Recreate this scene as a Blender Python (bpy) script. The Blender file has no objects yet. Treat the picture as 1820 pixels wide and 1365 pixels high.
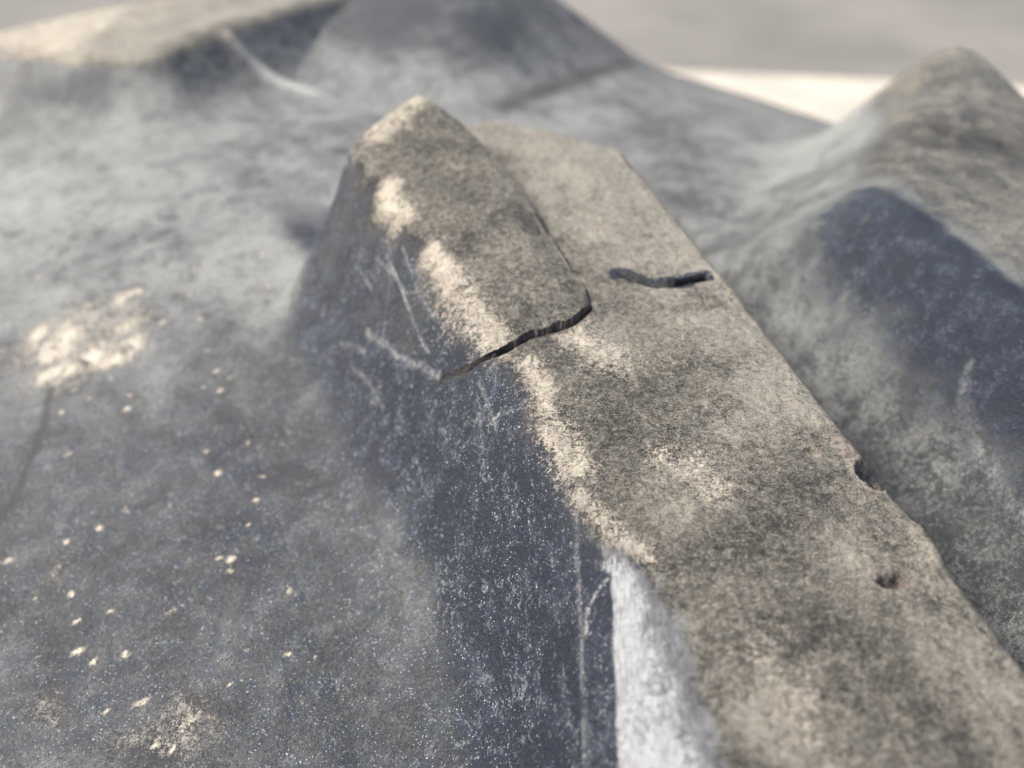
import bpy, math
import numpy as np
from mathutils import Matrix, Vector

# ------------------------------------------------------------------ camera, sky, sun, exposure
scn = bpy.context.scene
MM = 0.001
cam_d = bpy.data.cameras.new("camera")
cam = bpy.data.objects.new("camera", cam_d)
scn.collection.objects.link(cam)
scn.camera = cam
cam.location = (0, 0, 0.16)
cam.rotation_euler = (math.radians(90 - 41), 0, 0)
cam_d.sensor_width = 36
cam_d.lens = 18 / math.tan(math.radians(29))
cam_d.clip_start = 0.005
cam_d.clip_end = 200
cam_d.dof.use_dof = True
cam_d.dof.focus_distance = 0.168
cam_d.dof.aperture_fstop = 10.5

SUN_EL, SUN_AZ = 49, 8          # azimuth: degrees from -x (left) towards +y (behind the tyre)
sx = -math.cos(math.radians(SUN_AZ)) * math.cos(math.radians(SUN_EL))
sy = math.sin(math.radians(SUN_AZ)) * math.cos(math.radians(SUN_EL))
sz = math.sin(math.radians(SUN_EL))
sun_d = bpy.data.lights.new("sun", 'SUN')
sun_d.energy = 3.8
sun_d.angle = math.radians(15)
sun_d.color = (1.0, 0.965, 0.905)
sun = bpy.data.objects.new("sun", sun_d)
scn.collection.objects.link(sun)
sun.rotation_euler = Vector((sx, sy, sz)).to_track_quat('Z', 'Y').to_euler()
world = bpy.data.worlds.new("World")
scn.world = world
world.use_nodes = True
wt = world.node_tree
sky = wt.nodes.new('ShaderNodeTexSky')
sky.sky_type = 'NISHITA'
sky.sun_disc = False
sky.air_density = 0.7
sky.dust_density = 6.0
sky.ozone_density = 0.6
sky.sun_elevation = math.radians(SUN_EL)
sky.sun_rotation = math.atan2(sx, sy)
bg = wt.nodes['Background']
wt.links.new(sky.outputs[0], bg.inputs[0])
bg.inputs[1].default_value = 0.15
scn.view_settings.view_transform = 'Standard'
scn.view_settings.look = 'None'
scn.view_settings.gamma = 1
scn.view_settings.exposure = 0.88
scn.cycles.max_bounces = 5
scn.cycles.diffuse_bounces = 3
scn.cycles.use_denoising = True
scn.cycles.denoiser = 'OPENIMAGEDENOISE'
scn.cycles.denoising_input_passes = 'RGB_ALBEDO_NORMAL'

# ------------------------------------------------------------------ shape functions (millimetres)
#GEO-BEGIN
RU, RV = 900.0, 3500.0
CX, CY = 0.75, 0.6614          # circumferential direction of the tread
OX, OY = 0.0, 170.0            # crown point under the torn lug
def uv(x, y):
    dx, dy = x - OX, y - OY
    return CX * dx + CY * dy, -CY * dx + CX * dy
def rad(v):
    a = np.abs(v)
    return RU - v * v / (2 * RV) - np.maximum(a - 330, 0) ** 2 / 70.0
def z0(x, y):
    u, v = uv(x, y)
    r = rad(v)
    return np.sqrt(np.maximum(r * r - u * u, 40.0)) - RU
def smin(a, b, k):
    h = np.maximum(k - np.abs(a - b), 0) / k
    return np.minimum(a, b) - h * h * k * 0.25
def smax(a, b, k):
    return -smin(-a, -b, k)
def sstep(e0, e1, x):
    t = np.clip((x - e0) / (e1 - e0), 0, 1)
    return t * t * (3 - 2 * t)
_LAT = np.random.RandomState(7).rand(256, 256)
def vnoise(x, y, s, seed=0):
    x = np.asarray(x) / s + seed * 17.31
    y = np.asarray(y) / s + seed * 9.77
    xi, yi = np.floor(x).astype(int), np.floor(y).astype(int)
    fx, fy = x - xi, y - yi
    fx, fy = fx * fx * (3 - 2 * fx), fy * fy * (3 - 2 * fy)
    g = lambda a, b: _LAT[a % 256, b % 256]
    return ((g(xi, yi) * (1 - fx) + g(xi + 1, yi) * fx) * (1 - fy) +
            (g(xi, yi + 1) * (1 - fx) + g(xi + 1, yi + 1) * fx) * fy) - 0.5
def fbm(x, y, s, seed=0, n=4):
    t, a = 0, 1.0
    for i in range(n):
        t = t + a * vnoise(x, y, s / 2 ** i, seed + i * 3)
        a *= 0.5
    return t
def segdist(x, y, pts):
    """distance to a polyline and the fraction of its length at the foot"""
    best = np.full(np.shape(x), 1e9); tt = np.zeros(np.shape(x))
    pts = np.asarray(pts, float)
    L = np.r_[0, np.cumsum(np.hypot(*np.diff(pts, axis=0).T))]
    for i in range(len(pts) - 1):
        a, b = pts[i], pts[i + 1]
        d = b - a
        t = np.clip(((x - a[0]) * d[0] + (y - a[1]) * d[1]) / (d @ d), 0, 1)
        q = np.hypot(x - a[0] - t * d[0], y - a[1] - t * d[1])
        m = q < best
        best = np.where(m, q, best)
        tt = np.where(m, (L[i] + t * (L[i + 1] - L[i])) / L[-1], tt)
    return best, tt
def edge(x, y, px, py, nx, ny):
    n = math.hypot(nx, ny)
    return ((x - px) * nx + (y - py) * ny) / n

LUG_H = 45.0
def lug_main_raw(x, y):
    top = LUG_H - 0.00045 * (x - 30) ** 2 + 0.7 * fbm(x, y, 30, 2)
    l1 = edge(x, y, 22.4, 57.2, -.986, -.164)
    l2 = edge(x, y, 11.5, 107.9, -.914, -.406)
    cham = 45.5 - 1.15 * l1
    f1 = 59.0 - 3.0 * l1
    f2 = 49.0 - 2.0 * l2
    left = smax(smin(cham, f1, 2.0), f2, 14.0)
    dr = edge(x, y, 72.8, 74.1, .965, .263)
    right = 45.0 - 1.9 * dr
    e1 = 47.0 - 3.4 * edge(x, y, -6, 252, -.60, .80)
    e2 = 46.0 - 2.2 * edge(x, y, 17, 240, .5, .87)
    south = 46.0 - 1.2 * edge(x, y, 90, -70, .25, -.97)
    h = smin(top, left, 7.0)
    h = smin(h, right, 3.0)
    h = smin(h, smin(e1, e2, 14.0), 4.0)
    return smin(h, south, 5.0)
CRACK = [(-14.9, 148.5), (-8.5, 143.2), (-3.4, 142.4), (2.9, 147.6), (8.6, 150.2), (12.8, 152.6), (16.2, 157.4)]
RIDGE = [(16.2, 157.4), (16.0, 160.0), (15.2, 166.4), (12.3, 173.0), (4.0, 195.5), (-7.1, 214.3), (-15, 228), (-21, 235), (-26, 238)]
NOSE = [(-54.9, 216.3), (-50, 220), (-43, 223), (-37, 228), (-31, 235), (-26, 238)]
FOOT = [(-14.9, 148.5), (-24.2, 162.3), (-35.9, 179.6), (-45.8, 196.7), (-54.9, 216.3)]
SLOT = [(23.6, 170.3), (27.1, 168.1), (30.6, 166.4), (35.5, 166.4), (42.9, 169.6)]
def lug_right_raw(x, y):
    pk = np.exp(-((x - 163) ** 2 + (y - 338) ** 2) / 44.0 ** 2)
    top = 44 + 1.2 * fbm(x, y, 30, 5) + 19 * pk
    left = 46 - 1.7 * edge(x, y, 97, 215, -.956, -.294)
    n1 = 46 + 17 * pk - 1.05 * edge(x, y, 98, 220, -.88, .47)
    n2 = 61 - 2.2 * edge(x, y, 163, 335, .80, .60)
    right = 46 - 1.9 * edge(x, y, 200, 240, .965, .263)
    south = 46 - 1.2 * edge(x, y, 230, -60, .25, -.97)
    h = smin(top, left, 11); h = smin(h, n1, 10); h = smin(h, n2, 5); h = smin(h, right, 4)
    return smin(h, south, 5)
def lug_left_raw(x, y):
    top = 24 + 1.2 * fbm(x, y, 30, 8)
    near = 26 - 1.3 * edge(x, y, -154, 374, -.39, -.92)
    far = 26 - 1.6 * edge(x, y, -150, 600, .39, .92)
    end = 26 - 1.15 * edge(x, y, -152, 368, .90, -.43)
    h = smin(near, end, 22) + 1.5 * fbm(x, y, 22, 13); h = smin(h, far, 8); return smin(h, top, 4)
def lug_far_raw(x, y):
    top = 45 + 0.8 * fbm(x, y, 30, 9)
    p1 = -0.36 * edge(x, y, -85, 390, -.82, -.57)
    p2 = -0.38 * edge(x, y, -65, 376, .20, -.98)
    p3 = -0.6 * edge(x, y, -2.5, 388, .90, -.43)
    far = 46 - 1.2 * edge(x, y, 0, 560, .2, .98)
    h = smin(p1, p2, 22); h = smin(h, p3, 8); h = smin(h, far, 8); return smin(h, top, 8)
def relief(h, k):
    return smax(h, 0 * h, k)
def lse(h, k):
    return k * np.log1p(np.exp(np.clip(h / k, -30, 30))) + np.maximum(h - 30 * k, 0)
def H_main(x, y): return lse(lug_main_raw(x, y), 8.5 - 5.0 * sstep(200, 236, y))
def H_right(x, y): return lse(lug_right_raw(x, y), 7.0)
RIB = [(-127, 412), (-125.3, 410.2), (-118.4, 406.5), (-110.4, 403.5), (-100.0, 397.2), (-83.3, 385.5), (-64.8, 375.4)]
def H_left(x, y):
    d, t = segdist(x, y, RIB)
    return lse(lug_left_raw(x, y), 7.0) + 3.5 * np.exp(-(d / 4.0) ** 2) * sstep(1, .6, t) * sstep(0, .06, t)
def H_far(x, y): return relief(lug_far_raw(x, y), 8.0)
def base_relief(x, y):
    return 0.5 * fbm(x, y, 60, 11)
def inside(x, y, poly):
    r = np.zeros(np.shape(x), bool)
    n = len(poly)
    for i in range(n):
        (x1, y1), (x2, y2) = poly[i], poly[(i + 1) % n]
        if y1 == y2: continue
        r ^= ((y1 > y) != (y2 > y)) & (x < (x2 - x1) * (y - y1) / (y2 - y1) + x1)
    return r
def polysd(x, y, poly):
    """signed distance to a closed outline, positive inside"""
    d, _ = segdist(x, y, list(poly) + [poly[0]])
    return np.where(inside(x, y, poly), d, -d)
def surf(x, y):
    return z0(x, y) + base_relief(x, y) + np.maximum(np.maximum(H_main(x, y), H_right(x, y)), np.maximum(H_left(x, y), H_far(x, y)))
#GEO-END

# ------------------------------------------------------------------ helpers
def grid_mesh(name, X, Y, Z, keep=None):
    ny, nx = X.shape
    co = np.stack([X, Y, Z], -1).reshape(-1, 3) * MM
    idx = np.arange(ny * nx).reshape(ny, nx)
    q = np.stack([idx[:-1, :-1], idx[:-1, 1:], idx[1:, 1:], idx[1:, :-1]], -1).reshape(-1, 4)
    if keep is not None:
        k = keep.reshape(-1)
        q = q[k[q].any(1)]
        used = np.unique(q)
        remap = -np.ones(len(co), int); remap[used] = np.arange(len(used))
        q = remap[q]; co = co[used]
    me = bpy.data.meshes.new(name)
    me.vertices.add(len(co)); me.vertices.foreach_set("co", co.astype(np.float32).ravel())
    me.loops.add(q.size); me.loops.foreach_set("vertex_index", q.ravel().astype(np.int32))
    me.polygons.add(len(q)); me.polygons.foreach_set("loop_start", (np.arange(len(q)) * 4).astype(np.int32))
    me.update(calc_edges=True)
    me.shade_smooth()
    return me
def link(name, me, parent=None, mat=None):
    o = bpy.data.objects.new(name, me)
    scn.collection.objects.link(o)
    if parent is not None: o.parent = parent
    if mat is not None: me.materials.append(mat)
    return o
def spaced(knots):
    """knots: [(start, step), ..., (end, None)]"""
    out = []
    for (a, s), (b, _) in zip(knots[:-1], knots[1:]):
        out.append(np.linspace(a, b, max(2, int(round((b - a) / s)) + 1))[:-1])
    return np.r_[np.concatenate(out), knots[-1][0]]


# ------------------------------------------------------------------ materials
class NT:
    """small helper for writing node trees"""
    def __init__(s, name):
        s.m = bpy.data.materials.new(name); s.m.use_nodes = True
        s.t = s.m.node_tree; s.b = s.t.nodes['Principled BSDF']
        s.co = s.t.nodes.new('ShaderNodeTexCoord').outputs['Object']
    def put(s, sock, v):
        if hasattr(v, 'is_linked') or isinstance(v, bpy.types.NodeSocket): s.t.links.new(v, sock)
        elif isinstance(v, (tuple, list)): sock.default_value = (*v, 1) if len(v) == 3 and len(sock.default_value) == 4 else v
        else: sock.default_value = v
    def attr(s, n):
        a = s.t.nodes.new('ShaderNodeAttribute'); a.attribute_name = n; return a.outputs['Fac']
    def math(s, op, a, b=0.0, c=0.0, clamp=False):
        n = s.t.nodes.new('ShaderNodeMath'); n.operation = op; n.use_clamp = clamp
        for i, v in enumerate((a, b, c)): s.put(n.inputs[i], v)
        return n.outputs[0]
    def add(s, a, b, clamp=False): return s.math('ADD', a, b, clamp=clamp)
    def sub(s, a, b): return s.math('SUBTRACT', a, b)
    def mul(s, a, b, clamp=False): return s.math('MULTIPLY', a, b, clamp=clamp)
    def step(s, x, e0, e1):
        n = s.t.nodes.new('ShaderNodeMapRange'); n.interpolation_type = 'SMOOTHSTEP'
        s.put(n.inputs[0], x); s.put(n.inputs[1], e0); s.put(n.inputs[2], e1)
        return n.outputs[0]
    def mapping(s, rot=(0, 0, 0), scale=(1, 1, 1), src=None):
        n = s.t.nodes.new('ShaderNodeMapping'); s.put(n.inputs[0], src or s.co)
        n.inputs['Rotation'].default_value = rot; n.inputs['Scale'].default_value = scale
        return n.outputs[0]
    def noise(s, scale, detail=3, rough=.55, dist=0, co=None):
        n = s.t.nodes.new('ShaderNodeTexNoise'); s.put(n.inputs['Vector'], co or s.co)
        n.inputs['Scale'].default_value = scale; n.inputs['Detail'].default_value = detail
        n.inputs['Roughness'].default_value = rough; n.inputs['Distortion'].default_value = dist
        return n.outputs['Fac']
    def voro(s, scale, co=None, out='Distance', feature='F1'):
        n = s.t.nodes.new('ShaderNodeTexVoronoi'); s.put(n.inputs['Vector'], co or s.co)
        n.inputs['Scale'].default_value = scale; n.feature = feature
        return n.outputs[out]
    def mix(s, f, a, b):
        n = s.t.nodes.new('ShaderNodeMix'); n.data_type = 'RGBA'
        s.put(n.inputs[0], f); s.put(n.inputs[6], a); s.put(n.inputs[7], b)
        return n.outputs[2]
    def bump(s, h, strength, dist, normal=None):
        n = s.t.nodes.new('ShaderNodeBump'); n.inputs['Strength'].default_value = strength
        n.inputs['Distance'].default_value = dist; s.put(n.inputs['Height'], h)
        if normal is not None: s.put(n.inputs['Normal'], normal)
        return n.outputs[0]

def rubber_material():
    g = NT("weathered_rubber")
    big = g.noise(45, 4, .6)
    mid = g.noise(220, 4, .6)
    fine = g.noise(900, 4, .65)
    grain = g.noise(3000, 3, .6)
    fib = g.noise(1300, 3, .7, 1.6, g.mapping((0, 0, .6), (1, 2.4, 1)))
    fib2 = g.noise(1500, 3, .7, 1.6, g.mapping((0, 0, -.9), (1, 2.2, 1)))
    blot = g.noise(110, 5, .65, .6)
    c = lambda n, k: g.mul(g.sub(n, .5), k)
    A = g.add
    dust, clean, pale = g.attr('dust'), g.attr('clean'), g.attr('pale')
    scuff_sheen, fresh, scr, film_shading = g.attr('scuff_sheen'), g.attr('fresh'), g.attr('scratch'), g.attr('film_shading')
    dith = A(c(fib, 1.0), A(c(fine, 1.0), c(grain, .7)))
    # dusty grey rubber of the carcass, with light and shade painted into its tone
    f = A(film_shading, A(c(blot, .9), A(c(mid, .6), c(dith, 1.0))))
    f = A(film_shading, A(c(blot, 1.0), A(c(mid, 1.0), A(c(fine, 1.9), c(grain, 2.0)))))
    col = g.mix(g.step(f, -.05, 1.10), (.023, .0255, .028), (.225, .235, .225))
    # clean blue-black rubber on the bar sides
    cf = g.step(A(clean, A(c(mid, 1.2), A(c(fine, 1.2), c(grain, .8)))), .15, .85)
    ccol = g.mix(g.step(A(mid, A(c(fine, .9), c(blot, .8))), .42, .95), (.0045, .0085, .017), (.030, .045, .072))
    col = g.mix(cf, col, ccol)
    # web of hair scratches and dust haze on the clean rubber
    wn = g.math('ABSOLUTE', g.sub(g.noise(130, 3, .55, 1.2), .5))
    web = g.mul(g.step(wn, .022, .0), g.mul(g.step(A(blot, c(fine, 1.5)), .45, .7), cf))
    col = g.mix(g.mul(web, g.mul(g.attr('speck_amt'), .65)), col, (.30, .32, .36))
    # fine sparkle painted as white specks, then coarser pale flecks
    sp = g.mul(g.step(g.noise(2500, 2, .5), .64, .71), g.step(A(mid, c(blot, .8)), .25, .60))
    col = g.mix(g.mul(g.mul(sp, g.attr('speck_amt')), g.sub(1, dust)), col, (.62, .61, .59))
    sp2 = g.mul(g.step(g.noise(430, 3, .6, .5), .60, .70), g.mul(g.step(big, .35, .65), g.attr('speck_amt')))
    col = g.mix(g.mul(g.mul(sp2, .38), g.mul(g.sub(1, dust), g.sub(1, cf))), col, (.46, .45, .42))
    # tan dust on the worn tops
    df = g.step(A(dust, A(c(blot, .9), A(c(mid, .8), dith))), .15, .85)
    streak = A(.5, A(c(fib, 1.3), c(fib2, 1.1)))
    peb = g.noise(620, 2, .5, .4)
    sf = g.step(A(streak, A(g.mul(film_shading, .5), A(c(blot, .70), A(c(big, .6), A(c(grain, .95), A(c(fine, .7), c(peb, .5))))))), .12, 1.15)
    tan = g.mix(sf, (.030, .029, .026), (.365, .345, .288))
    col = g.mix(df, col, tan)
    # cream dried mud, and sunlit parts painted in the same cream
    pf = g.step(A(pale, A(c(mid, 1.0), A(c(fine, 1.4), A(c(grain, 1.4), c(fib, 1.2))))), .28, .95)
    col = g.mix(g.mul(pf, .85), col, g.mix(fib, (.46, .41, .32), (.78, .71, .59)))
    # worn chamfer, its bright sheen painted in as a pale tone
    stri0 = g.noise(500, 3, .6, .5, g.mapping((0, 0, .25), (3, .5, 1)))
    wf = g.step(A(scuff_sheen, A(c(mid, 1.1), A(c(fine, .6), A(c(stri0, .7), c(blot, .6))))), .25, .90)
    stri = g.noise(900, 3, .6, .3, g.mapping((0, 0, .12), (4, .5, 1)))
    col = g.mix(wf, col, g.mix(g.step(A(stri, c(mid, .6)), .3, .7), (.16, .168, .178), (.27, .28, .288)))
    col = g.mix(g.mul(scr, g.step(A(grain, c(fine, .8)), .35, .62)), col, (.42, .42, .41))
    # dark line, painted shade of crack, slot and crease; freshly exposed rubber in cuts
    col = g.mix(g.attr('mark_shade'), col, (.022, .021, .02))
    col = g.mix(fresh, col, g.mix(g.step(fine, .3, .7), (.11, .095, .085), (.42, .35, .30)))
    g.put(g.b.inputs['Base Color'], col)
    dirt = g.math('MAXIMUM', df, pf)
    rough = A(A(.36, g.mul(cf, .14)), A(g.mul(g.math('SUBTRACT', dirt, g.mul(wf, .6), clamp=True), .45), A(c(fine, .3), c(mid, .25))))
    g.put(g.b.inputs['Roughness'], rough)
    g.b.inputs['Specular IOR Level'].default_value = .32
    h = A(g.mul(streak, A(.15, g.mul(df, .45))), A(g.mul(peb, A(.15, g.mul(df, .6))), A(g.mul(fine, .5), A(g.mul(grain, .22), g.mul(pf, .2)))))
    g.put(g.b.inputs['Normal'], g.bump(h, 1.0, .0009))
    return g.m
def ground_material(name, a, b, scale):
    g = NT(name)
    n = g.noise(scale, 6, .65); f = g.noise(scale * 40, 3, .6)
    g.put(g.b.inputs['Base Color'], g.mix(g.step(g.add(n, g.mul(g.sub(f, .5), .6)), .3, .7), a, b))
    g.b.inputs['Roughness'].default_value = .9
    g.put(g.b.inputs['Normal'], g.bump(f, .4, .004))
    return g.m
RUBBER = rubber_material()

# ------------------------------------------------------------------ where the dust, mud, scuffs and painted light and shade lie (millimetres on the tread)
TOPZ = [(-37.9, 218.2), (-33.2, 200.6), (-24.9, 186.5), (-18.8, 174.1), (-13.1, 161.0), (-6.8, 150.4), (-1.1, 140.4), (3.2, 132.1), (6.2, 124.2),
        (10.0, 115.7), (12.1, 109.0), (13.3, 99.6), (18.9, 95.1), (21.5, 85.8), (23.4, 76.3), (24.6, 67.7), (28.1, 58.6), (36, 30), (50, -80),
        (140, -80), (75, 100), (45, 260), (-10, 275), (-42, 240)]
CREAM = [([(-30.4, 202.1), (-25.8, 189.0)], 3.0, .9), ([(-17.6, 175.5), (-13.5, 163.0)], 3.2, .95), ([(-12, 160), (-7.0, 151.0), (-3, 143.5)], 3.4, .85),
         ([(2.8, 138.7), (5.3, 130.4), (8.1, 119.9), (10.8, 111.7)], 3.0, .85), ([(12.3, 106), (15.2, 99.2), (18.6, 95.2), (20.5, 92)], 2.2, .8),
         ([(13, 147), (20, 140)], 4.0, .75), ([(28, 113), (33, 106)], 4.0, .6), ([(-36, 226), (-27, 237)], 6.0, .8), ([(37, 74), (40, 66)], 5.0, .45)]  # the strip at the nose tip paints its sunlit crest
MUD = [(-127.4, 212.3, 9), (-124.4, 195.0, 7), (-106.9, 205.3, 6), (-138.7, 211.0, 6), (-118.2, 227.7, 4), (-116.2, 201, 8), (-129.2, 192.9, 5), (-130, 204, 9), (-110, 199, 5), (-112, 214, 5), (-64, 89, 9, .5), (-73, 88, 5, .42), (-92, 94, 6, .42), (-100, 128, 4, .4)]
SPOTS = [(-75.0, 162.0), (-65.9, 163.9), (-70.1, 154.8), (-56.5, 159.2), (-101.1, 136.1), (-66.0, 128.4), (-62.8, 128.2), (-59.3, 133.0), (-71.5, 116.2),
         (-111.3, 162.9), (-118.3, 178.4), (-45.9, 104.4), (-79.4, 106.1), (-48.5, 119.1), (-61.4, 92.8), (-72.7, 95.5), (-117.0, 187.5), (-101.6, 182.9),
         (-61.0, 137.9), (-89.8, 107.3), (-86.2, 116.3)]
SCUFF_SHEEN = [(12.2, 107), (13.4, 106), (15.4, 97), (20, 92), (24.2, 85.0), (26.5, 75), (28, 58.8), (30, 20), (20, 20), (14.9, 62.2), (15.4, 90), (11.5, 96), (11.3, 103)]  # worn chamfer with its sheen painted pale
SCRATCH = [([(-6.7, 138.8), (-4.9, 133.6), (-2.7, 126.7)], .35, .9), ([(-9.6, 135.0), (-3.2, 129.6), (3.1, 126.8)], .25, .6),
           ([(-29.2, 184.0), (-26.7, 177.7), (-21.9, 164.8), (-18.2, 155.7)], .35, .8), ([(-25.4, 182.0), (-20.5, 167.4), (-14.2, 154.6)], .3, .6),
           ([(-38.4, 203.7), (-38.0, 193.7), (-34.2, 185.6)], .3, .6), ([(-33, 190), (-24, 172), (-20, 168)], .3, .5), ([(-30, 196), (-29, 180), (-31, 172)], .3, .5),
           ([(-35.9, 179.4), (-27.4, 166.3), (-15.5, 149.0)], .6, .8), ([(-40, 177), (-33, 165), (-30, 158)], .4, .6), ([(-44, 186), (-36, 176)], .5, .6),
           ([(11.5, 107.8), (10.7, 100.8), (10.6, 94.4), (10.8, 85.7), (10.9, 66.4), (11.5, 30)], .45, .55),
           ([(17.2, 90.4), (14.1, 88.8), (12.0, 86.6), (11.4, 82.8)], .4, .9), ([(103.4, 160.9), (101.7, 155.7), (102.3, 145.7), (104.3, 133.0), (106.1, 124.9)], 1.0, .5),
           ([(-174.8, 280.0), (-148.3, 278.9), (-118.6, 278.0)], .8, .5)]
DARK = [([(-124.8, 188.2), (-121.6, 173.1), (-120.0, 159.4), (-120.2, 147.2), (-123, 120)], 1.3, .8), ([(102.8, 168.2), (100.7, 158.1), (100.6, 148.8)], 1.6, .0), ([(-4.9, 384.4), (10.4, 408.1), (30.9, 448.0), (52.7, 498.0), (71.1, 546.5)], 6.0, .6)]  # last line paints the shade in the far lug's base crease
CUTS = [(SLOT, 2.0, .0), ([(59.3, 117.5), (60.5, 111.2), (62.0, 107.2)], 2.2, .75), ([(55.9, 89.0), (59, 87.6), (61.4, 88.3)], 1.5, .9), ([(52.7, 115.6), (53.5, 114)], 2.0, .5),
        ([(23, 150), (26, 156)], .5, .0)]
TOPS = [(17, 146, 8, .45), (27, 108, 6, .55), (34, 66, 6, .5), (39, 60, 7, .4), (65, 72, 8, .3), (30, 85, 6, .3), (55, 92, 7, .35), (50, 130, 10, .3),
        (32, 61, 4, -.4), (19, 119, 9, -.15), (33, 93, 9, -.15), (53, 116, 5, -.3), (-13, 222, 14, -.3), (48, 76, 9, -.2), (45, 105, 7, -.2), (0, 175, 9, .2), (10, 165, 6, .25)]
def attributes(me, kind):
    n = len(me.vertices)
    co = np.empty(n * 3, np.float32); me.vertices.foreach_get("co", co)
    co = co.reshape(-1, 3).astype(float) / MM
    x, y, z = co.T
    h = z - z0(x, y)
    wob = 3.0 * fbm(x, y, 9, 21) + 1.2 * fbm(x, y, 3, 25)
    near = sstep(60, -40, y - 170 + .25 * x)
    dust = np.zeros(n); clean = np.zeros(n); pale = np.zeros(n); scuff_sheen = np.zeros(n); fresh = np.zeros(n); scr = np.zeros(n)
    film_shading = .57 - .12 * near + .30 * fbm(x, y, 50, 31) + .3 * fbm(x, y, 12, 35)
    if kind in ('main', 'chunk'):
        sd = polysd(x + wob, y + .5 * wob, TOPZ)
        dust = sstep(-5, 4, sd) * sstep(30, 41, h)
        film_shading = np.where(sd > 0, .0 + .62 * sstep(-14, 40, edge(x, y, 20, 150, .93, .36) + .15 * (y - 150)), film_shading)
        for px, py, r, a in TOPS:
            film_shading = film_shading + a * sstep(r * 1.4, 0, np.hypot(x - px + wob, y - py + wob)) * (sd > 0)
        left = sstep(2, -6, sd + .4 * wob) * (edge(x, y, 30, 150, -.93, -.36) > -30)
        dl = np.minimum(edge(x, y, 22.4, 57.2, -.986, -.164), edge(x, y, 11.5, 107.9, -.914, -.406))
        dl = dl + 8 * fbm(x, y, 25, 41)
        ok = sstep(300, 245, y) * (1 - sstep(195, 232, y) * sstep(8, 22, dl))
        clean = left * ok * (.15 * sstep(75, 36, dl) + .85 * sstep(36, 16, dl)); film_shading = film_shading - .25 * sstep(70, 20, dl) * (sd < 0) * ok
        if kind == 'main':
            rt = (edge(x, y, 45, 150, .965, .263) > 10)
            clean = np.maximum(clean, rt * .1); film_shading = film_shading - .04 * rt  # right flank toned darker for the shade of the gutter
        ss = polysd(x, y, SCUFF_SHEEN); rx = np.maximum(sstep(16, 21, x), sstep(88, 92, y))
        clean = np.maximum(clean, .48 * near * (sd < -3) * (x < 40))
        if kind == 'chunk': clean = left * (.75 + .6 * fbm(x, y, 16, 45)) * sstep(236, 222, y); film_shading = np.where(sd > 0, film_shading, film_shading - .3)
        scuff_sheen = (1 - rx) * sstep(-.5, .5, ss) + rx * sstep(-4.0, 4.5, ss + .8 * wob) * (1 - .35 * sstep(88, 96, y))
    elif kind == 'right':
        dust = sstep(30, 44, h) * .5 * sstep(-2, -16, edge(x, y, 100, 210, -.956, -.294)); film_shading = film_shading - .26 * sstep(30, 60, x) * sstep(350, 230, y) * sstep(34, 16, h) - .10 * sstep(30, 44, h) - .5 * np.exp(-(np.hypot(x - 140, y - 270) / 22) ** 2)  # lower side darkened in colour for the gutter's shade
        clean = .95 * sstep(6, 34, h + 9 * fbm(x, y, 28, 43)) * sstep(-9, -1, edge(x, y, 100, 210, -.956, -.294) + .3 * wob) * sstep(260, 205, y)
    elif kind == 'left':
        dust = sstep(17, 23, h + .6 * wob); film_shading = film_shading + .1 * (h > 18); pale = .75 * sstep(-170, -185, x + wob) * (h > 18)  # cream on the left part paints sunlight on this top
        clean = sstep(1, 8, h) * sstep(-150, -172, x) * sstep(395, 370, y) * sstep(22, 16, h) * .6; film_shading = film_shading - .1 * sstep(1, 9, h) * (h < 20) * sstep(-175, -150, x)  # end face darkened in colour for its shade
        d, t = segdist(x, y, RIB); film_shading = film_shading + .9 * sstep(4.5, 1, d) * sstep(1, .5, t)  # light-catching highlight painted along the rib
    elif kind == 'far':
        film_shading = film_shading - .32 * sstep(4, 22, h) * sstep(110, -20, x) - .3 * sstep(3, 20, h) * sstep(20, -40, x) + .5 * sstep(2, -8, edge(x, y, -65, 377, .87, -.49) ) * 0  # left lug's shadow painted as a darker tone here
    if kind in ('main', 'chunk'): pale = pale * sstep(-4.5, 1, sd)
    if kind in ('carcass', 'main'):
        film_shading = film_shading + .30 * np.exp(-(np.hypot(x + 62, y - 240) / 26) ** 2) * (h < 4)  # sheen beside the nose painted as a lighter spot
    if kind == 'carcass':
        dl = np.minimum(edge(x, y, 22.4, 57.2, -.986, -.164), edge(x, y, 11.5, 107.9, -.914, -.406)) + 8 * fbm(x, y, 25, 41)
        film_shading = film_shading - .24 * sstep(30, 60, x) * sstep(350, 230, y)  # shade in the right gutter painted darker
        ok = sstep(300, 245, y) * (1 - sstep(195, 232, y) * sstep(8, 22, dl)) * (dl > 0)
        clean = .48 * near + ok * (.15 * sstep(75, 36, dl) + .85 * sstep(36, 16, dl)); film_shading = film_shading - .25 * sstep(70, 20, dl) * ok
    for pts, w, a in CREAM:
        d, _ = segdist(x + wob * .5, y + wob * .4, pts); pale = np.maximum(pale, a * sstep(w * 2.3, 0, d))
    if kind == 'carcass':
        pale = .50 * sstep(1.15, .55, np.hypot((x + 124) / 23, (y - 209) / 26) + .25 * fbm(x, y, 12, 33))
        for px, py, r, *am in MUD: pale = np.maximum(pale, (am[0] if am else .85) * sstep(r * 1.7, 0, np.hypot(x - px + 1.6 * wob, y - py + 1.6 * wob)))
        rs = np.random.RandomState(4)
        spots = [(a, b, rs.uniform(.7, 1.3)) for a, b in SPOTS] + [(rs.uniform(-170, 0), rs.uniform(70, 260), rs.uniform(.5, 1.3)) for _ in range(90)]
        for px, py, r in spots:
            m = (np.abs(x - px) < 6) & (np.abs(y - py) < 6)
            pale[m] = np.maximum(pale[m], 1.1 * sstep(r * 1.5, 0, np.hypot(x[m] - px + .9 * wob[m], y[m] - py + .6 * wob[m])))
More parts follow.
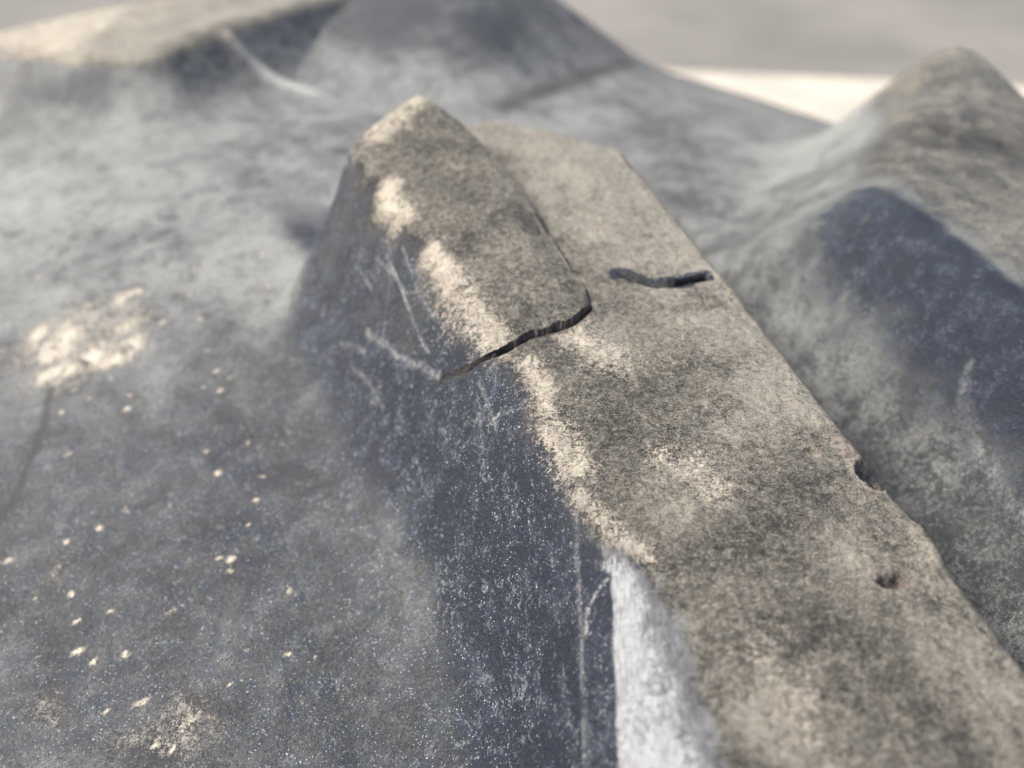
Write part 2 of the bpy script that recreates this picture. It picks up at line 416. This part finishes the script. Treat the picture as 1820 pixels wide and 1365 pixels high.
    for pts, w, a in SCRATCH:
        d, t = segdist(x + .12 * wob, y + .12 * wob, pts); scr = np.maximum(scr, .8 * a * sstep(w * 1.1, 0, d) * (.6 + .8 * vnoise(x, y, 2.5, 51)))
    if kind in ('main',):
        for pts, w, a in CUTS:
            d, _ = segdist(x, y, pts); fresh = np.maximum(fresh, a * sstep(w, w * .5, d + .25 * wob))
        d, _ = segdist(x, y, SLOT); clean = np.maximum(clean, 1.3 * sstep(2.8, 1.2, d + .5 * wob)); dust = dust * (1 - sstep(2.8, 1.2, d + .5 * wob))
        d, _ = segdist(x, y, CRACK); fresh = np.maximum(fresh, 0 * d)
    mark_shade = np.zeros(n)
    for pts, w, a in DARK:
        d, _ = segdist(x + .3 * wob, y, pts); mark_shade = np.maximum(mark_shade, a * sstep(w * 1.4, w * .2, d))
    if kind == 'main':
        d, _ = segdist(x, y + .3, CRACK); mark_shade = np.maximum(mark_shade, .95 * sstep(.85, .4, d))  # dark of the crack gap painted into the colour
        d, _ = segdist(x, y - .2, SLOT); mark_shade = np.maximum(mark_shade, .7 * sstep(1.3, .5, d + .3 * wob))  # shade inside the slot painted in
    for nm, v in (('dust', dust), ('clean', clean), ('pale', pale), ('scuff_sheen', scuff_sheen), ('fresh', fresh), ('scratch', scr), ('film_shading', film_shading), ('mark_shade', mark_shade), ('speck_amt', np.full(n, .6 if kind in ('main', 'carcass', 'chunk') else .12))):
        a = me.attributes.new(nm, 'FLOAT', 'POINT'); a.data.foreach_set('value', v.astype(np.float32))

# ------------------------------------------------------------------ ground
GZ = -1.85
def slab(name, pts, z, thick, mat):
    n = len(pts)
    vs = [(x, y, z) for x, y in pts] + [(x, y, z - thick) for x, y in pts]
    fs = [tuple(range(n))] + [(i, i + n, (i + 1) % n + n, (i + 1) % n) for i in range(n)]
    me = bpy.data.meshes.new(name); me.from_pydata(vs, [], fs); me.update()
    o = link(name, me, None, mat); o["kind"] = "structure"; return o
slab("ground", [(-60, -60), (60, -60), (60, 60), (-60, 60)], GZ - .1, .1, ground_material("grey_asphalt", (.10, .097, .090), (.145, .139, .128), 1.0))
slab("sunlit_ground_band", [(-30, 8.6), (-30, -30), (40, -30), (40, .25)], GZ, .1, ground_material("painted_sunlit_ground", (.29, .268, .23), (.38, .35, .295), 3.0))  # pale colour paints a sunlit band of the ground

# ------------------------------------------------------------------ tyre
tyre = bpy.data.objects.new("tractor_tyre", None); scn.collection.objects.link(tyre)
tyre.location = (OX * MM, OY * MM, GZ)
tyre["label"] = "weathered dusty black tractor tyre with a cracked, torn tread bar"
tyre["category"] = "tyre"
def add_part(name, me, kind, parent=tyre):
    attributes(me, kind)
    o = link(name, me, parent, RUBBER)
    o.matrix_parent_inverse = Matrix.Translation(-tyre.location) if parent is tyre else Matrix.Identity(4)
    return o
X, Y = np.meshgrid(spaced([(-520, 6), (-200, .9), (20, 1.2), (230, 2.5), (560, None)]), spaced([(-260, 6), (40, .9), (250, 1.5), (480, 3), (760, None)]))
ub, vb = uv(X, Y)
add_part("carcass", grid_mesh("carcass", X, Y, z0(X, Y) + base_relief(X, Y), (np.abs(vb) < 400) & (np.abs(ub) < 720)), 'carcass')

def carve(x, y):
    d, t = segdist(x, y + .3, CRACK)
    w = .40 + .3 * sstep(.25, .6, t)
    c = (1.2 + 1.8 * sstep(.2, .7, t)) * np.exp(-(d / w) ** 2)
    c = np.maximum(c, 2.2 * np.exp(-(np.hypot(x + 14.6, y - 148.3) / 1.0) ** 2))
    # deep slot with a steep far wall
    xs = np.array([p[0] for p in SLOT]); ys = np.array([p[1] for p in SLOT])
    off = y - np.interp(x, xs, ys) + .5 * fbm(x, y, 3, 61)
    ends = sstep(22.6, 26, x) * sstep(44.0, 42.5, x)
    c = np.maximum(c, ends * 3.4 * sstep(-2.4, .3, off) * sstep(1.1, .6, off) * (.65 + .35 * np.exp(-((x - 29) / 2.6) ** 2) + .2 * sstep(36, 40, x)) * (.9 + .8 * vnoise(x, y, 2.2, 63)))
    for pts, dep in (([(23.7, 157.2), (34.0, 155.2), (41.4, 157.0), (48, 161)], .5), ([(28.9, 162.2), (37.3, 161.2), (46.8, 165)], .35)):
        dd, _ = segdist(x, y, pts); c = np.maximum(c, dep * np.exp(-(dd / .6) ** 2))
    # chipped edge and pit
    q = np.hypot((x - 62.8) / 2.6, (y - 111) / 4.2) + .5 * fbm(x, y, 3, 65)
    c = np.maximum(c, 3.5 * sstep(1.0, .55, q))
    q = np.hypot((x - 58.6) / 3.2, (y - 88.0) / 1.6) + .7 * fbm(x, y, 2.5, 67)
    c = np.maximum(c, 2.8 * sstep(1.0, .4, q))
    q = np.hypot((x - 52.9) / 1.8, (y - 115) / 1.3) + .6 * fbm(x, y, 2, 69)
    c = np.maximum(c, .7 * sstep(1.0, .4, q))
    return c
CHUNK = CRACK + RIDGE[1:] + NOSE[::-1][1:] + FOOT[::-1][1:-1]
def wrinkle(x, y):
    a = x * .97 + y * .25 + 1.2 * vnoise(x, y, 4, 15); b = y * .97 - x * .25
    return np.abs(vnoise(a, b * .45, 1.3, 17)) + .6 * np.abs(vnoise(a * .6 + b * .3, b * .5 - a * .2, 1.1, 19)) - .4
def main_z(x, y):
    h = H_main(x, y)
    und = polysd(x, y, CHUNK)
    h = h - 2.5 * sstep(1.2, 4.0, und) - carve(x, y)
    h = h + 1.6 * np.exp(-(np.hypot((x - 67.3) / 2.5, (y - 96) / 4.5)) ** 4)
    dr, _ = segdist(x, y, RIDGE); h = h - 1.0 * np.exp(-(dr / 13) ** 2) * sstep(156, 180, y) * sstep(38, 43, h) * (und < 0)
    worn = sstep(36, 43, h)
    return z0(x, y) + base_relief(x, y) + h + worn * (.40 * fbm(x, y, 5, 71) + .10 * fbm(x, y, 1.6, 75) + .45 * wrinkle(x, y))
X, Y = np.meshgrid(spaced([(-110, .8), (-70, .4), (80, .8), (150, None)]), spaced([(-200, 3), (40, .38), (265, 1.0), (320, None)]))
lug_main = add_part("tread_lug", grid_mesh("tread_lug", X, Y, main_z(X, Y), H_main(X, Y) > .05), 'main')

def along(pts, n):
    pts = np.asarray(pts, float)
    for _ in range(2):      # round the corners
        q = np.empty((2 * len(pts), 2)); q[0::2] = np.r_[pts[:1], pts[:-1] * .25 + pts[1:] * .75]; q[1::2] = np.r_[pts[:-1] * .75 + pts[1:] * .25, pts[-1:]]
        q = np.r_[pts[:1], np.concatenate([np.stack([a * .75 + b * .25, a * .25 + b * .75]) for a, b in zip(pts[:-1], pts[1:])]), pts[-1:]]
        pts = q
    L = np.r_[0, np.cumsum(np.hypot(*np.diff(pts, axis=0).T))]
    t = np.linspace(0, L[-1], n)
    return np.stack([np.interp(t, L, pts[:, 0]), np.interp(t, L, pts[:, 1])], -1)
def chunk_mesh():
    NS, NT_ = 260, 380
    rs = np.random.RandomState(3)
    AB, DC, AD, BC = along(CRACK, NS), along(NOSE, NS), along(FOOT, NT_), along(RIDGE, NT_)
    i = np.arange(NS); jag = .55 * vnoise(i * .35, i * 0 + 3.3, 1, 5) + 1.1 * vnoise(i * .08, i * 0 + 9.1, 1, 6)
    AB[:, 1] += jag * sstep(.3, .5, i / NS) * sstep(1, .97, i / NS) + .15
    j = np.arange(NT_); jag = .5 * vnoise(j * .3, j * 0 + 1.3, 1, 8) + 1.0 * vnoise(j * .06, j * 0 + 5.1, 1, 9)
    BC[:, 0] += jag * sstep(0, .03, j / NT_) * sstep(1, .9, j / NT_)
    s = np.linspace(0, 1, NS)[None, :, None]; t = np.linspace(0, 1, NT_)[:, None, None]
    P = (1 - t) * AB[None] + t * DC[None] + (1 - s) * AD[:, None] + s * BC[:, None] - (
        (1 - s) * (1 - t) * AB[0] + s * (1 - t) * AB[-1] + (1 - s) * t * DC[0] + s * t * DC[-1])
    x, y = P[..., 0], P[..., 1]
    S, T = np.broadcast_to(s[..., 0], x.shape), np.broadcast_to(t[..., 0], x.shape)
    lift = .25 + (sstep(.02, .6, S) * (1 - T) + T * (.35 * sstep(.02, .6, S) + .65 * S ** 1.5)) * (1.1 + 12.6 * T ** 1.2) - .5 * sstep(.95, 1.0, S) - .25 * sstep(.03, 0, T)
    worn = sstep(36, 43, H_main(x, y)) * sstep(1, .97, S)
    lift = lift * (1 - .80 * sstep(.80, 1.0, S) * sstep(.60, .25, T) * sstep(.0, .10, T))
    base = z0(x, y) + base_relief(x, y) + H_main(x, y)
    st = .42
    foot = base[:, :1]; ridge_top = (base + lift)[:, int(st * NS)][:, None]
    chord = foot + .3 + (ridge_top - foot) * np.clip(S / st, 0, 1)
    wgt = sstep(.0, .45, T) * sstep(st + .12, st - .1, S)
    zc = base + lift
    zc = zc + np.maximum(chord - zc, 0) * wgt * .9
    z = zc + worn * (.30 * fbm(x, y, 5, 81) + .10 * fbm(x, y, 1.6, 85) + .4 * wrinkle(x, y))
    top = np.stack([x, y, z], -1)
    verts = [top.reshape(-1, 3)]
    idx = np.arange(NS * NT_).reshape(NT_, NS)
    quads = [np.stack([idx[:-1, :-1], idx[:-1, 1:], idx[1:, 1:], idx[1:, :-1]], -1).reshape(-1, 4)]
    # torn side walls under the crack, ridge and nose edges
    rim = np.concatenate([top[0], top[1:, -1], top[-1, ::-1][1:]])
    rb = np.concatenate([base[0], base[1:, -1], base[-1, ::-1][1:]])
    m = len(rim); R = 7
    cen = np.array([0, 190.])
    tang = np.gradient(rim[:, :2], axis=0); nrm = np.stack([tang[:, 1], -tang[:, 0]], -1); nrm /= np.linalg.norm(nrm, axis=1)[:, None] + 1e-9
    rows = []
    for r in range(R):
        f = r / (R - 1)
        zz = rim[:, 2] * (1 - f) + (rb - 3.0) * f
        k = np.arange(m); ridge_k = sstep(NS - 8, NS + 30, k) * sstep(NS + NT_ + 10, NS + NT_ - 40, k)
        o = (.7 * f * (1 - ridge_k) + 4.0 * f ** 1.5 * ridge_k + .35 * vnoise(k * .22, k * 0 + r * .9, 1, 12) * (r > 0))[:, None]
        rows.append(np.c_[rim[:, :2] + nrm * o, zz])
    w = np.stack(rows)
    off = NS * NT_
    wi = np.arange(R * m).reshape(R, m) + off
    quads.append(np.stack([wi[:-1, :-1], wi[1:, :-1], wi[1:, 1:], wi[:-1, 1:]], -1).reshape(-1, 4))
    verts.append(w.reshape(-1, 3))
    co = np.concatenate(verts) * MM; q = np.concatenate(quads)
    me = bpy.data.meshes.new("torn_chunk")
    me.vertices.add(len(co)); me.vertices.foreach_set("co", co.astype(np.float32).ravel())
    me.loops.add(q.size); me.loops.foreach_set("vertex_index", q.ravel().astype(np.int32))
    me.polygons.add(len(q)); me.polygons.foreach_set("loop_start", (np.arange(len(q)) * 4).astype(np.int32))
    me.update(calc_edges=True); me.shade_smooth()
    return me, off
cm, wall0 = chunk_mesh()
chunk = add_part("torn_chunk", cm, 'chunk', lug_main)
fv = np.empty(len(cm.vertices), np.float32); cm.attributes['fresh'].data.foreach_get('value', fv)
nw = (len(fv) - wall0) // 7
kk = (np.arange(len(fv) - wall0) % nw)
fv[wall0:] = (.6 - .55 * sstep(250, 300, kk)) * sstep(95, 140, kk);
sv = np.empty(len(cm.vertices), np.float32); cm.attributes['mark_shade'].data.foreach_get('value', sv)
sv[wall0:] = .95 * sstep(140, 95, kk); cm.attributes['mark_shade'].data.foreach_set('value', sv); cm.attributes['fresh'].data.foreach_set('value', fv)  # left end of the crack wall painted dark like the gap
for nm in ('dust', 'pale', 'scuff_sheen'):
    a = np.empty(len(cm.vertices), np.float32); cm.attributes[nm].data.foreach_get('value', a); a[wall0:] *= (.25 + .6 * sstep(250, 300, kk)); cm.attributes[nm].data.foreach_set('value', a)
chunk["label"] = "torn end of the tread bar, lifted along a crack"

def add_lug(H, x, y, kind):
    X, Y = np.meshgrid(x, y)
    h = H(X, Y)
    return add_part("tread_lug", grid_mesh("tread_lug", X, Y, z0(X, Y) + base_relief(X, Y) + h + sstep(24, 40, h) * .35 * fbm(X, Y, 9, 91), h > .05), kind)
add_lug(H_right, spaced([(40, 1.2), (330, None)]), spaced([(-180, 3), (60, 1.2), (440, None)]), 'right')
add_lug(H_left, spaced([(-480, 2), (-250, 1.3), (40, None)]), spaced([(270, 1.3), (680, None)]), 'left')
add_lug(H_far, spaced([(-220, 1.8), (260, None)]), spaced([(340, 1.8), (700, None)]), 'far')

# the rest of the ring, hidden under and around the modelled tread
def ring_mesh():
    prof = [(v, float(rad(np.array(v))) - 4) for v in np.linspace(-385, 385, 41)]
    side = [(400, 800), (425, 700), (420, 600), (390, 520), (350, 480), (300, 465)]
    prof = [(-v, r) for v, r in side[::-1]] + prof + side
    N = 128; vs = []; fs = []
    for i in range(N):
        a = 2 * math.pi * i / N
        for v, r in prof:
            u, w = r * math.sin(a), r * math.cos(a) - RU
            vs.append(((OX + CX * u - CY * v) * MM, (OY + CY * u + CX * v) * MM, w * MM))
    k = len(prof)
    for i in range(N):
        for j in range(k - 1):
            a, b = i * k + j, ((i + 1) % N) * k + j
            fs.append((a, b, b + 1, a + 1))
    me = bpy.data.meshes.new("sidewall"); me.from_pydata(vs, [], fs); me.update(); me.shade_smooth()
    return me
add_part("sidewall", ring_mesh(), 'ring')
